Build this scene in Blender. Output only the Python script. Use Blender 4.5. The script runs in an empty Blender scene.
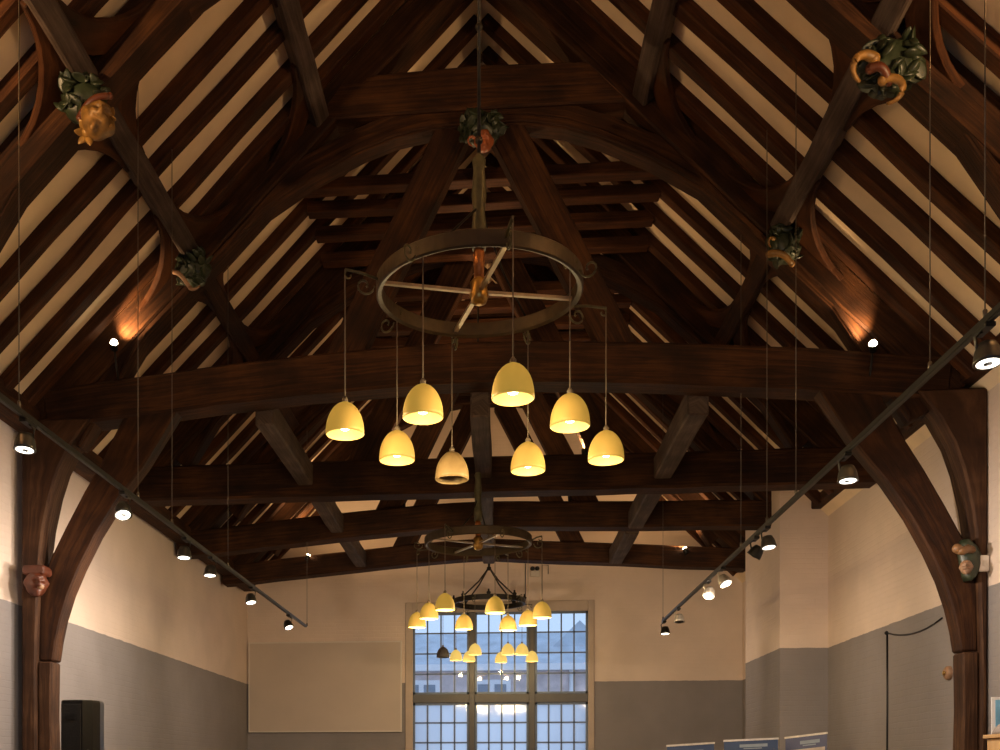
import bpy, bmesh, math, random
from mathutils import Vector, Matrix
R = random.Random(7)
PI = math.pi
scn = bpy.context.scene
COL = scn.collection

# ------------------------------------------------------------------ camera
F = 1063.0                      # focal length in pixels of the 1000x750 frame
EYE = 1.6
YAW = math.atan(0.098)
CS, SN = math.cos(YAW), math.sin(YAW)
PX0, HOR = 396.0, 772.0
cam_d = bpy.data.cameras.new('camera')
cam = bpy.data.objects.new('camera', cam_d); COL.objects.link(cam)
cam.location = (0, 0, EYE); cam.rotation_euler = (PI/2, 0, YAW)
cam_d.sensor_fit = 'HORIZONTAL'; cam_d.sensor_width = 36
cam_d.lens = F*36/1000
cam_d.shift_x = (500-PX0)/1000; cam_d.shift_y = (HOR-375)/1000
cam_d.clip_start = 0.05; cam_d.clip_end = 400
scn.camera = cam

def ray(x, y):                  # direction of a photo pixel, measured off the photograph to find real sizes
    a, b = (x-PX0)/F, (HOR-y)/F
    return Vector((a*CS - SN, a*SN + CS, b))
def at_y(x, y, Y):
    d = ray(x, y); return Vector((0, 0, EYE)) + d*(Y/d.y)
def at_h(x, y, h):
    d = ray(x, y); return Vector((0, 0, EYE)) + d*(h/d.z)
def y_of_x(x, X):               # depth at which a line of constant X crosses photo column x
    d = ray(x, 0); return X*d.y/d.x

# ------------------------------------------------------------------ materials
def nt(name):
    m = bpy.data.materials.new(name); m.use_nodes = True
    t = m.node_tree; t.nodes.clear()
    o = t.nodes.new('ShaderNodeOutputMaterial')
    b = t.nodes.new('ShaderNodeBsdfPrincipled')
    t.links.new(b.outputs[0], o.inputs[0])
    return m, t, b, o
def N(t, typ, **kw):
    n = t.nodes.new(typ)
    for k, v in kw.items():
        if k.startswith('i_'): n.inputs[k[2:].replace('_', ' ')].default_value = v
        else: setattr(n, k, v)
    return n
def ramp(t, fac, stops):
    r = t.nodes.new('ShaderNodeValToRGB')
    e = r.color_ramp.elements
    while len(e) < len(stops): e.new(0.5)
    for i, (p, c) in enumerate(stops):
        e[i].position = p; e[i].color = (*c, 1)
    t.links.new(fac, r.inputs[0]); return r.outputs[0]
def bump(t, b, h, s, d=0.02):
    n = N(t, 'ShaderNodeBump'); n.inputs['Strength'].default_value = s; n.inputs['Distance'].default_value = d
    t.links.new(h, n.inputs['Height']); t.links.new(n.outputs[0], b.inputs['Normal'])
def plain(name, col, rough=0.5, metal=0.0, var=0.12, scale=9, bs=0.15):
    m, t, b, o = nt(name)
    tc = N(t, 'ShaderNodeTexCoord')
    n = N(t, 'ShaderNodeTexNoise'); n.inputs['Scale'].default_value = scale; n.inputs['Detail'].default_value = 4
    t.links.new(tc.outputs['Object'], n.inputs['Vector'])
    lo = tuple(c*(1-var) for c in col); hi = tuple(min(1, c*(1+var)) for c in col)
    t.links.new(ramp(t, n.outputs[0], [(0.3, lo), (0.7, hi)]), b.inputs['Base Color'])
    b.inputs['Roughness'].default_value = rough; b.inputs['Metallic'].default_value = metal
    if bs: bump(t, b, n.outputs[0], bs, 0.01)
    return m
def wood(name, dark, mid, light, rough=0.72, sx=0.8, sy=16):
    m, t, b, o = nt(name)
    uv = N(t, 'ShaderNodeUVMap'); uv.uv_map = 'UVMap'
    oi = N(t, 'ShaderNodeObjectInfo')
    mp = N(t, 'ShaderNodeMapping'); mp.inputs['Scale'].default_value = (sx, sy, 1)
    ad = N(t, 'ShaderNodeVectorMath', operation='ADD')
    sc = N(t, 'ShaderNodeVectorMath', operation='SCALE'); sc.inputs['Scale'].default_value = 40
    cx = N(t, 'ShaderNodeCombineXYZ')
    for k in range(3): t.links.new(oi.outputs['Random'], cx.inputs[k])
    t.links.new(cx.outputs[0], sc.inputs[0])
    t.links.new(uv.outputs[0], ad.inputs[0]); t.links.new(sc.outputs[0], ad.inputs[1])
    t.links.new(ad.outputs[0], mp.inputs[0])
    n = N(t, 'ShaderNodeTexNoise'); n.inputs['Scale'].default_value = 1.6; n.inputs['Detail'].default_value = 8
    n.inputs['Roughness'].default_value = 0.65; n.inputs['Distortion'].default_value = 0.6
    t.links.new(mp.outputs[0], n.inputs['Vector'])
    n2 = N(t, 'ShaderNodeTexNoise'); n2.inputs['Scale'].default_value = 2.2; n2.inputs['Detail'].default_value = 3
    t.links.new(ad.outputs[0], n2.inputs['Vector'])
    mx = N(t, 'ShaderNodeMath', operation='ADD')
    h2 = N(t, 'ShaderNodeMath', operation='MULTIPLY'); h2.inputs[1].default_value = 0.45
    h1 = N(t, 'ShaderNodeMath', operation='MULTIPLY'); h1.inputs[1].default_value = 0.6
    t.links.new(n.outputs[0], h1.inputs[0]); t.links.new(n2.outputs[0], h2.inputs[0])
    t.links.new(h1.outputs[0], mx.inputs[0]); t.links.new(h2.outputs[0], mx.inputs[1])
    t.links.new(ramp(t, mx.outputs[0], [(0.36, dark), (0.52, mid), (0.68, light)]), b.inputs['Base Color'])
    b.inputs['Roughness'].default_value = rough; b.inputs['Specular IOR Level'].default_value = 0.22
    bump(t, b, n.outputs[0], 0.55, 0.02)
    return m
def emis(name, col, s):
    m, t, b, o = nt(name)
    b.inputs['Base Color'].default_value = (*col, 1)
    b.inputs['Emission Color'].default_value = (*col, 1); b.inputs['Emission Strength'].default_value = s
    return m
OAK = wood('dark_oak', (0.0085, 0.0028, 0.0009), (0.029, 0.0094, 0.0027), (0.075, 0.0275, 0.0078))
RAFT = wood('rafter_oak', (0.011, 0.0034, 0.0010), (0.040, 0.0122, 0.0032), (0.088, 0.030, 0.0080))
LITOAK = wood('lit_grey_oak', (0.030, 0.019, 0.014), (0.066, 0.044, 0.034), (0.13, 0.092, 0.072))  # oak with the pale grey of falling light put into its colour
POSTOAK = wood('rubbed_oak', (0.016, 0.006, 0.0024), (0.044, 0.018, 0.0075), (0.10, 0.047, 0.021))
PINE = wood('pale_pine', (0.42, 0.24, 0.10), (0.52, 0.32, 0.15), (0.62, 0.40, 0.20), 0.4, 0.7, 10)
FLOORW = wood('floor_oak', (0.10, 0.055, 0.025), (0.16, 0.09, 0.045), (0.22, 0.13, 0.07), 0.35, 0.5, 9)

def wall_mat(name, upper, lower, line, brick):
    m, t, b, o = nt(name)
    g = N(t, 'ShaderNodeNewGeometry'); sp = N(t, 'ShaderNodeSeparateXYZ')
    t.links.new(g.outputs['Position'], sp.inputs[0])
    n = N(t, 'ShaderNodeTexNoise'); n.inputs['Scale'].default_value = 1.4; n.inputs['Detail'].default_value = 6
    t.links.new(g.outputs['Position'], n.inputs['Vector'])
    nf = N(t, 'ShaderNodeTexNoise'); nf.inputs['Scale'].default_value = 5; nf.inputs['Detail'].default_value = 5
    t.links.new(g.outputs['Position'], nf.inputs['Vector'])
    # courses of painted brickwork under thick paint
    sum_ = N(t, 'ShaderNodeMath', operation='ADD')
    t.links.new(sp.outputs[0], sum_.inputs[0]); t.links.new(sp.outputs[1], sum_.inputs[1])
    cb = N(t, 'ShaderNodeCombineXYZ'); t.links.new(sum_.outputs[0], cb.inputs[0]); t.links.new(sp.outputs[2], cb.inputs[1])
    wob = N(t, 'ShaderNodeVectorMath', operation='SCALE'); wob.inputs['Scale'].default_value = 0.035
    t.links.new(nf.outputs['Color'], wob.inputs[0])
    va = N(t, 'ShaderNodeVectorMath', operation='ADD'); t.links.new(cb.outputs[0], va.inputs[0]); t.links.new(wob.outputs[0], va.inputs[1])
    br = N(t, 'ShaderNodeTexBrick'); br.inputs['Scale'].default_value = 1
    br.inputs['Brick Width'].default_value = 0.26; br.inputs['Row Height'].default_value = 0.085
    br.inputs['Mortar Size'].default_value = 0.009; br.inputs['Mortar Smooth'].default_value = 0.6
    br.inputs['Color1'].default_value = (1, 1, 1, 1); br.inputs['Color2'].default_value = (0.9, 0.9, 0.9, 1); br.inputs['Mortar'].default_value = (0, 0, 0, 1)
    t.links.new(va.outputs[0], br.inputs['Vector'])
    def two(c, v):
        return ramp(t, n.outputs[0], [(0.3, tuple(x*(1-v) for x in c)), (0.7, tuple(min(1, x*(1+v)) for x in c))])
    mix = N(t, 'ShaderNodeMix', data_type='RGBA')
    zz = N(t, 'ShaderNodeMath', operation='MULTIPLY_ADD'); zz.inputs[1].default_value = 0.03
    t.links.new(nf.outputs[0], zz.inputs[0]); t.links.new(sp.outputs[2], zz.inputs[2])
    gt = N(t, 'ShaderNodeMath', operation='GREATER_THAN'); gt.inputs[1].default_value = line + 0.015
    t.links.new(zz.outputs[0], gt.inputs[0])
    t.links.new(gt.outputs[0], mix.inputs[0]); t.links.new(two(lower, 0.07), mix.inputs[6]); t.links.new(two(upper, 0.06), mix.inputs[7])
    t.links.new(mix.outputs[2], b.inputs['Base Color'])
    b.inputs['Roughness'].default_value = 0.75
    ha = N(t, 'ShaderNodeMath', operation='MULTIPLY_ADD'); ha.inputs[1].default_value = brick
    hn = N(t, 'ShaderNodeMath', operation='MULTIPLY'); hn.inputs[1].default_value = 1.0
    t.links.new(nf.outputs[0], hn.inputs[0])
    t.links.new(br.outputs['Color'], ha.inputs[0]); t.links.new(hn.outputs[0], ha.inputs[2])
    bump(t, b, ha.outputs[0], 0.30, 0.02)
    return m
DADO = EYE + 2.07
CREAM, GREY = (0.68, 0.55, 0.46), (0.235, 0.212, 0.208)
WALL = wall_mat('painted_wall', CREAM, GREY, DADO, 0.65)
WALLB = wall_mat('painted_brick_wall', (0.68, 0.55, 0.45), GREY, DADO, 0.7)
PLASTER = plain('cream_plaster', (0.80, 0.63, 0.43), 0.8, 0, 0.08, 2.5, 0.3)
BOARD = plain('cream_board_paint', (0.50, 0.41, 0.33), 0.55, 0, 0.05, 1.2, 0.1)
WHITEP = plain('white_paint', (0.62, 0.55, 0.47), 0.45, 0, 0.04, 5, 0.05)
IRON = plain('black_iron', (0.025, 0.021, 0.016), 0.45, 0.6, 0.3, 14, 0.3)
BRONZE = plain('bronzed_ring', (0.052, 0.034, 0.015), 0.5, 0.2, 0.25, 12, 0.3)
BRASS = plain('aged_brass', (0.46, 0.28, 0.08), 0.32, 0.9, 0.2, 14, 0.1)
SPOKE = plain('dull_gilt_bar', (0.42, 0.33, 0.22), 0.4, 0.5, 0.15, 14, 0.1)
VERD = plain('green_bronze', (0.095, 0.085, 0.040), 0.5, 0.3, 0.3, 14, 0.2)
COPPER = plain('copper', (0.50, 0.20, 0.07), 0.35, 0.8, 0.2, 14, 0.1)
CORD = plain('flex_cord', (0.16, 0.125, 0.09), 0.6, 0, 0.1, 20, 0)
STEEL = plain('wire_steel', (0.13, 0.11, 0.09), 0.4, 0.7, 0.1, 20, 0)
BLACK = plain('black_metal', (0.012, 0.012, 0.012), 0.42, 0.3, 0.2, 20, 0.05)
GREYM = plain('grey_metal', (0.06, 0.058, 0.055), 0.4, 0.5, 0.15, 20, 0.05)
SILVER = plain('silver_metal', (0.62, 0.58, 0.53), 0.35, 0.5, 0.1, 20, 0.05)
SHINYBLK = plain('black_plastic', (0.004, 0.0038, 0.004), 0.32, 0, 0.2, 30, 0.1)
GRILLE = plain('black_grille', (0.006, 0.006, 0.006), 0.6, 0.2, 0.3, 60, 0.4)
GREENP = plain('green_paint', (0.020, 0.027, 0.013), 0.42, 0.0, 0.5, 9, 0.3)
GOLDP = plain('gold_paint', (0.28, 0.15, 0.035), 0.45, 0.2, 0.3, 12, 0.3)
REDP = plain('red_paint', (0.085, 0.021, 0.008), 0.45, 0, 0.25, 12, 0.2)
OCHRE = plain('ochre_gilt', (0.19, 0.095, 0.022), 0.5, 0.1, 0.5, 14, 0.5)
FLESH = plain('flesh_paint', (0.28, 0.075, 0.025), 0.4, 0, 0.2, 12, 0.2)
PALEP = plain('pale_paint', (0.27, 0.155, 0.09), 0.5, 0, 0.15, 12, 0.2)
LEAD = plain('lead_came', (0.12, 0.15, 0.20), 0.5, 0.4, 0.1, 20, 0)
FRAMEW = plain('window_frame_paint', (0.085, 0.080, 0.078), 0.5, 0, 0.05, 6, 0.05)
STONE = plain('window_reveal', (0.46, 0.37, 0.30), 0.7, 0, 0.06, 4, 0.15)
WARM = emis('warm_bulb', (1.0, 0.86, 0.55), 6.0)
HALOGEN = emis('halogen_lamp', (1.0, 0.80, 0.50), 30.0)
LED = emis('led_ring', (1.0, 0.93, 0.80), 3.2)
def shade_mat(name, outc, es, inc, ins):
    m, t, b, o = nt(name)
    g = N(t, 'ShaderNodeTexCoord')
    n = N(t, 'ShaderNodeTexNoise'); n.inputs['Scale'].default_value = 14
    t.links.new(g.outputs['Object'], n.inputs['Vector'])
    b.inputs['Base Color'].default_value = (0.34, 0.22, 0.07, 1) if inc is None else (*inc, 1)
    b.inputs['Roughness'].default_value = 0.55
    t.links.new(ramp(t, n.outputs[0], [(0.2, tuple(c*0.92 for c in outc)), (0.8, outc)]), b.inputs['Emission Color'])
    b.inputs['Emission Strength'].default_value = es
    return m
SH_LIT = shade_mat('lit_ceramic', (0.78, 0.46, 0.060), 0.43, None, 0)
SH_IN = shade_mat('lit_ceramic_inside', (0.98, 0.62, 0.13), 0.70, (0.10, 0.06, 0.015), 0)
SH_PALE = shade_mat('lit_ceramic_far', (0.95, 0.66, 0.16), 0.78, (0.3, 0.2, 0.06), 0)
SH_OFF = plain('unlit_ceramic', (0.27, 0.185, 0.085), 0.5, 0, 0.06, 14, 0.05)
SH_DARK = plain('unlit_dark_shade', (0.06, 0.05, 0.045), 0.5, 0, 0.1, 14, 0.05)

# ------------------------------------------------------------------ mesh building
class MB:
    def __init__(s): s.v, s.f, s.uv, s.mi, s.m, s.sm = [], [], [], [], 0, []
    def face(s, idx, uv=None, smooth=False):
        s.f.append(idx); s.uv.append(uv or [(0, 0)]*len(idx)); s.mi.append(s.m); s.sm.append(smooth)
    def loft(s, rings, closed=True, cap=True, smooth=False):
        n = len(rings[0]); base = len(s.v)
        for r in rings: s.v.extend([tuple(p) for p in r])
        L = 0
        cen = [sum((Vector(p) for p in r), Vector())/n for r in rings]
        per = [0]
        for k in range(n): per.append(per[-1] + (Vector(rings[0][k])-Vector(rings[0][(k+1) % n])).length)
        for i in range(len(rings)-1):
            L2 = L + (cen[i+1]-cen[i]).length
            for k in range(n if closed else n-1):
                a, b = base+i*n+k, base+i*n+(k+1) % n
                c, d = b+n, a+n
                s.face((a, b, c, d), [(L, per[k]), (L, per[k+1]), (L2, per[k+1]), (L2, per[k])], smooth)
            L = L2
        if cap and closed:
            c0 = [(0.02*j, 0.3*j) for j in range(n)]
            s.face(tuple(base+k for k in reversed(range(n))), c0)
            e = base+(len(rings)-1)*n
            s.face(tuple(e+k for k in range(n)), c0)
    def box(s, a, b, axis=None):
        a, b = Vector(a), Vector(b)
        d = b-a
        ax = axis if axis is not None else max(range(3), key=lambda k: abs(d[k]))
        o = [(ax+1) % 3, (ax+2) % 3]
        rings = []
        for e in (a[ax], b[ax]):
            r = []
            for u, w in ((0, 0), (1, 0), (1, 1), (0, 1)):
                p = [0, 0, 0]; p[ax] = e; p[o[0]] = (a, b)[u][o[0]]; p[o[1]] = (a, b)[w][o[1]]; r.append(p)
            rings.append(r)
        s.loft(rings)
    def beam(s, pts, w, d, up=(0, 1, 0), jit=0.0, step=None, twist=0):
        """rectangular timber along pts: w across (along 'up'), d in the other direction"""
        P = [Vector(p) for p in pts]
        if step:
            Q = [P[0]]
            for a, b in zip(P, P[1:]):
                k = max(1, int((b-a).length/step))
                for j in range(1, k+1): Q.append(a.lerp(b, j/k))
            P = Q
        up = Vector(up); rings = []
        o1 = o2 = 0
        for i, p in enumerate(P):
            t = (P[min(i+1, len(P)-1)]-P[max(i-1, 0)]).normalized()
            sd = t.cross(up).normalized(); u2 = sd.cross(t).normalized()
            if jit and 0 < i < len(P)-1:
                o1 = 0.6*o1 + R.uniform(-jit, jit); o2 = 0.6*o2 + R.uniform(-jit, jit)
            c = p + sd*o1*0.8 + u2*o2
            rings.append([c + u2*(w/2)*a + sd*(d/2)*b + (u2*R.uniform(-jit, jit) + sd*R.uniform(-jit, jit))*0.35
                          for a, b in ((-1, -1), (1, -1), (1, 1), (-1, 1))])
        s.loft(rings)
    def band(s, inner, outer, y0, y1):
        """curved timber in a plane of constant Y between two edge curves (X, Z)"""
        s.loft([[(a[0], y0, a[1]), (b[0], y0, b[1]), (b[0], y1, b[1]), (a[0], y1, a[1])] for a, b in zip(inner, outer)])
    def tube(s, pts, r, n=8, r2=None):
        P = [Vector(p) for p in pts]; rings = []
        for i, p in enumerate(P):
            t = (P[min(i+1, len(P)-1)]-P[max(i-1, 0)]).normalized()
            h = Vector((0, 0, 1)) if abs(t.z) < 0.9 else Vector((1, 0, 0))
            a = t.cross(h).normalized(); b = a.cross(t)
            rr = r if r2 is None else r + (r2-r)*i/(len(P)-1)
            rings.append([p + (a*math.cos(2*PI*k/n) + b*math.sin(2*PI*k/n))*rr for k in range(n)])
        s.loft(rings, smooth=True)
    def lathe(s, prof, c=(0, 0, 0), n=24, axis=None, cap=True):
        c = Vector(c)
        M = Matrix.Identity(3)
        if axis is not None: M = Vector((0, 0, 1)).rotation_difference(Vector(axis)).to_matrix()
        s.loft([[c + M @ Vector((r*math.cos(2*PI*k/n), r*math.sin(2*PI*k/n), z)) for k in range(n)] for r, z in prof], cap=cap, smooth=True)
    def sphere(s, c, r, fn=None, nu=16, nv=10):
        c = Vector(c); rings = []
        for j in range(nv+1):
            th = PI*(0.02+0.96*j/nv)
            ring = []
            for k in range(nu):
                ph = 2*PI*k/nu
                d = Vector((math.sin(th)*math.cos(ph), math.sin(th)*math.sin(ph), math.cos(th)))
                ring.append(c + (fn(d) if fn else d*r))
            rings.append(ring)
        s.loft(rings, smooth=True)
    def build(s, name, mat, parent=None, bevel=0, loc=None):
        me = bpy.data.meshes.new(name)
        me.from_pydata(s.v, [], s.f)
        uvl = me.uv_layers.new(name='UVMap')
        i = 0
        for f in s.uv:
            for q in f: uvl.data[i].uv = q; i += 1
        me.polygons.foreach_set('use_smooth', s.sm)
        mats = mat if isinstance(mat, (list, tuple)) else [mat]
        for m in mats: me.materials.append(m)
        me.polygons.foreach_set('material_index', s.mi)
        bm = bmesh.new(); bm.from_mesh(me); bmesh.ops.recalc_face_normals(bm, faces=bm.faces); bm.to_mesh(me); bm.free()
        me.update()
        o = bpy.data.objects.new(name, me); COL.objects.link(o)
        if parent is not None:
            o.parent = parent; o.matrix_parent_inverse = Matrix.Translation(-Vector(parent.location)) if not any(parent.rotation_euler) else Matrix.Identity(4)
        if loc is not None: o.location = loc
        if bevel:
            b = o.modifiers.new('bevel', 'BEVEL'); b.width = bevel; b.segments = 1; b.limit_method = 'ANGLE'; b.angle_limit = 0.7
        return o
def tag(o, label=None, cat=None, group=None, kind=None):
    if label: o['label'] = label
    if cat: o['category'] = cat
    if group: o['group'] = group
    if kind: o['kind'] = kind
    return o
def empty(name, loc, label=None, cat=None, group=None, kind=None):
    o = bpy.data.objects.new(name, None); COL.objects.link(o); o.location = loc; o.empty_display_size = 0.2
    return tag(o, label, cat, group, kind)
def beam_box(a, b, **k):
    m = MB(); m.box(a, b, **k); return m

# ------------------------------------------------------------------ measured plan of the hall
XC = -0.25                       # centre line
HW = 5.68                        # half width to the wall face
YB = 24.6                        # end wall
YR = -3.0                        # wall behind the camera
T = [9.40, 12.70, 15.87, 19.04, 22.20]   # truss positions
RH, SL = 10.05, 1.02             # plaster height above the eye at the ridge, slope
Z = lambda h: h + EYE
P = lambda r: RH - SL*abs(r)
NRM = math.hypot(1, SL)
def roof(sg, r, Y, n=0.0):       # point on a roof slope, n metres below the plaster
    return Vector((XC + sg*(r - n*SL/NRM), Y, Z(P(r) - n/NRM)))
SIDE = {-1: 'left', 1: 'right'}
ORD = ['first', 'second', 'third', 'fourth', 'fifth']
TN = ['the nearest open arched truss', 'the front tie-beam truss', 'the second tie-beam truss', 'the third tie-beam truss', 'the rearmost tie-beam truss']

# ------------------------------------------------------------------ room shell
tag(beam_box((XC-HW-0.3, YR-0.3, -0.2), (XC+HW+0.3, YB+0.5, 0)).build('floor', FLOORW), 'brown boarded floor of the hall', 'floor', kind='structure')
EAVE = P(HW)
for sg in (-1, 1):
    x0 = XC + sg*HW
    tag(beam_box((x0, YR, 0), (x0+sg*0.3, YB, Z(EAVE)+0.05)).build('wall_'+SIDE[sg], WALL),
        'long %s side wall, cream above a grey painted lower band' % SIDE[sg], 'wall', kind='structure')
m = MB()
for sg in (-1, 1):
    m.loft([[roof(sg, 0, Y, 0) + Vector((0, 0, -0.002)), roof(sg, HW+0.35, Y, 0), roof(sg, HW+0.35, Y, -0.12), roof(sg, 0, Y, -0.12)] for Y in (YR-0.3, YB+0.5)])
tag(m.build('ceiling', PLASTER), 'cream plaster infill of both roof slopes behind the rafters', 'ceiling', kind='structure')
# end wall with the window opening
WX0, WX1, WZ0, WZ1 = -2.13, 2.08, 0.85, Z(3.80)
m = MB()
def wallpoly(m, pts, y0, y1):
    m.loft([[(x, y, z) for x, z in pts] for y in (y0, y1)])
xl, xr = XC-HW, XC+HW
e = Z(EAVE)
wallpoly(m, [(xl, 0), (WX0, 0), (WX0, e), (xl, e)], YB, YB+0.4)
wallpoly(m, [(WX1, 0), (xr, 0), (xr, e), (WX1, e)], YB, YB+0.4)
wallpoly(m, [(WX0, 0), (WX1, 0), (WX1, WZ0), (WX0, WZ0)], YB, YB+0.4)
wallpoly(m, [(WX0, WZ1), (WX1, WZ1), (WX1, e), (WX0, e)], YB, YB+0.4)
wallpoly(m, [(xl, e), (xr, e), (XC+0.001, Z(RH)), (XC-0.001, Z(RH))], YB, YB+0.4)
tag(m.build('wall_back', WALLB), 'far end gable wall around the leaded window', 'wall', kind='structure')
# wall behind the camera, with a daylight opening
m = MB()
wallpoly(m, [(xl, 0), (-3, 0), (-3, e), (xl, e)], YR-0.3, YR)
wallpoly(m, [(2.5, 0), (xr, 0), (xr, e), (2.5, e)], YR-0.3, YR)
wallpoly(m, [(-3, 0), (2.5, 0), (2.5, 0.9), (-3, 0.9)], YR-0.3, YR)
wallpoly(m, [(-3, 4.6), (2.5, 4.6), (2.5, e), (-3, e)], YR-0.3, YR)
wallpoly(m, [(xl, e), (xr, e), (XC+0.001, Z(RH)), (XC-0.001, Z(RH))], YR-0.3, YR)
tag(m.build('wall_front', WALL), 'wall behind the viewer with a wide window opening', 'wall', kind='structure')
# pier projecting from the right wall
PXL, PY0, PY1 = 4.65, 18.3, 20.8
tag(beam_box((PXL, PY0, 0), (xr, PY1, Z(P(PXL-XC))-0.02), axis=2).build('wall_pier', WALL),
    'square pier standing out from the right wall behind the banners', 'wall', kind='structure')

# window
win = empty('window_1', (0, YB, WZ0), 'tall leaded window of six lights in the end wall', 'window', kind='structure')
GX = [(-2.02, -0.715), (-0.585, 0.655), (0.795, 2.0)]
GZ = [(0.95, Z(1.60)), (Z(1.80), Z(3.69))]
fy0, fy1 = YB-0.02, YB+0.16
m = MB()
m.box((WX0-0.06, YB-0.035, WZ0-0.05), (GX[0][0], fy1, WZ1+0.13), axis=2)
m.box((GX[2][1], YB-0.035, WZ0-0.05), (WX1+0.06, fy1, WZ1+0.13), axis=2)
m.box((GX[0][0], YB-0.035, GZ[1][1]), (GX[2][1], fy1, WZ1+0.13), axis=0)
m.box((GX[0][0], YB-0.035, WZ0-0.05), (GX[2][1], fy1, GZ[0][0]), axis=0)
m.build('window_frame', STONE, win, 0.012)
m = MB(); m.box((GX[0][0], fy0+0.02, GZ[0][1]), (GX[2][1], fy1-0.02, GZ[1][0]), axis=0); m.build('transom', FRAMEW, win, 0.01)
for k in (0, 1):
    m = MB(); m.box((GX[k][1], fy0, GZ[0][0]), (GX[k+1][0], fy1-0.03, GZ[1][1]), axis=2); m.build('mullion', FRAMEW, win, 0.01)
def glass_mat(name, frosted):
    m, t, b, o = nt(name)
    t.nodes.remove(b)
    gl = N(t, 'ShaderNodeBsdfGlossy'); gl.inputs['Roughness'].default_value = 0.05
    mx = N(t, 'ShaderNodeMixShader')
    if frosted:
        tr = N(t, 'ShaderNodeBsdfTranslucent'); tr.inputs['Color'].default_value = (0.92, 0.94, 0.97, 1); mx.inputs[0].default_value = 0.06
    else:
        tr = N(t, 'ShaderNodeBsdfTransparent'); tr.inputs['Color'].default_value = (0.93, 0.95, 0.97, 1); mx.inputs[0].default_value = 0.05
    t.links.new(tr.outputs[0], mx.inputs[1]); t.links.new(gl.outputs[0], mx.inputs[2]); t.links.new(mx.outputs[0], o.inputs[0])
    return m
GLASS, FROST = glass_mat('clear_glass', 0), glass_mat('frosted_glass', 1)
for zi, (z0, z1) in enumerate(GZ):
    for (x0, x1) in GX:
        g = beam_box((x0-0.01, YB+0.075, z0-0.01), (x1+0.01, YB+0.082, z1+0.01), axis=2).build('pane', FROST if zi == 0 else GLASS, win)
        m = MB()
        m.box((x0, YB+0.055, z0), (x0+0.05, YB+0.1, z1)); m.box((x1-0.05, YB+0.055, z0), (x1, YB+0.1, z1))
        m.box((x0, YB+0.055, z0), (x1, YB+0.1, z0+0.05)); m.box((x0, YB+0.055, z1-0.05), (x1, YB+0.1, z1))
        for k in (1, 2, 3):
            x = x0 + 0.025 + (x1-x0-0.05)*k/4; m.box((x-0.017, YB+0.066, z0), (x+0.017, YB+0.09, z1))
        rows = max(2, round((z1-z0)/0.46))
        for k in range(1, rows):
            z = z1 - 0.46*k*(1.0 if zi == 0 else (z1-z0)/(0.46*rows)); m.box((x0, YB+0.066, z-0.016), (x1, YB+0.09, z+0.016))
        m.build('lead_grid', LEAD, g)

# the street outside the window
hs = empty('house', (0, 46, 0), 'brick house with blue-grey roof seen through the end window', 'house')
BRICKO = plain('pale_brick', (0.62, 0.52, 0.50), 0.8, 0, 0.2, 2, 0.2)
SLATE = plain('blue_slate', (0.50, 0.56, 0.63), 0.6, 0, 0.15, 1.5, 0.2)
WHITEO = plain('white_joinery', (0.8, 0.8, 0.82), 0.5, 0, 0.03, 4, 0)
DKGL = plain('dark_window_glass', (0.25, 0.3, 0.36), 0.1, 0, 0.2, 2, 0)
zf = Z(4.35)
m = MB(); m.box((-9, 46, 0), (9, 52, zf), axis=0); m.build('brick_wall', BRICKO, hs)
m = MB(); m.loft([[(x, 45.7, zf+0.25), (x, 49, zf+2.0), (x, 52.3, zf+0.25)] for x in (-9.3, 9.3)])
m.loft([[(x, 47.5, zf+1.0), (x+1.4, 47.5, zf+2.35), (x+2.8, 47.5, zf+1.0)] for x in (2.1,)] + [[(2.1, 49, zf+1.0), (3.5, 49, zf+2.35), (4.9, 49, zf+1.0)]])
m.build('roof', SLATE, hs)
m = MB(); m.box((-9.3, 45.55, zf), (9.3, 45.95, zf+0.27)); m.build('eaves_board', WHITEO, hs)
m = MB(); m.tube([(3.05, 45.9, zf), (3.05, 45.9, 0)], 0.12); m.build('drainpipe', WHITEO, hs)
for x in (-3.4, -0.35, 5.2):
    f = beam_box((x-0.8, 45.9, zf-1.75), (x+0.8, 46.05, zf-0.38)).build('house_window', WHITEO, hs)
    m = MB()
    for q in (-0.36, 0.36): m.box((x+q-0.25, 45.87, zf-1.65), (x+q+0.25, 45.9, zf-0.58), axis=2)
    m.build('house_pane', DKGL, f)
tag(beam_box((-40, YB+0.5, -0.25), (40, 90, -0.05)).build('ground', plain('paving', (0.7, 0.68, 0.68), 0.9, 0, 0.1, 1, 0.1)), 'pale paving outside the end window', 'ground', kind='structure')

# ------------------------------------------------------------------ roof trusses
LOWER = [(0.0, 7.62), (0.54, 7.61), (1.0, 7.53), (1.42, 7.38), (2.0, 7.10), (2.57, 6.74), (3.25, 6.07), (4.03, 5.29), (4.48, 4.58), (4.87, 3.97), (5.2, 3.42)]
def tie_h(i, r):                 # centre height of the tie beams above the eye
    a = min(1, abs(r)/5.4)
    if i == 1: return 4.82 - 0.40*a**1.6
    if i == 2: return 4.38
    if i == 3: return (4.57 - 0.42*a**1.3) if r < 0 else (4.57 - 0.12*a)
    return (4.61 - 0.44*a**1.3) if r < 0 else (4.61 - 0.32*a)
TIE_D = {1: 0.475, 2: 0.52, 3: 0.45, 4: 0.41}
TLAB = ['open arched roof truss nearest the viewer, without a tie beam',
        'front roof truss with cambered tie beam and full wall posts',
        'second tie-beam roof truss, straight beam right behind the front one',
        'third tie-beam roof truss, in front of the rearmost',
        'rearmost roof truss close to the end gable wall']
truss = []
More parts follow.
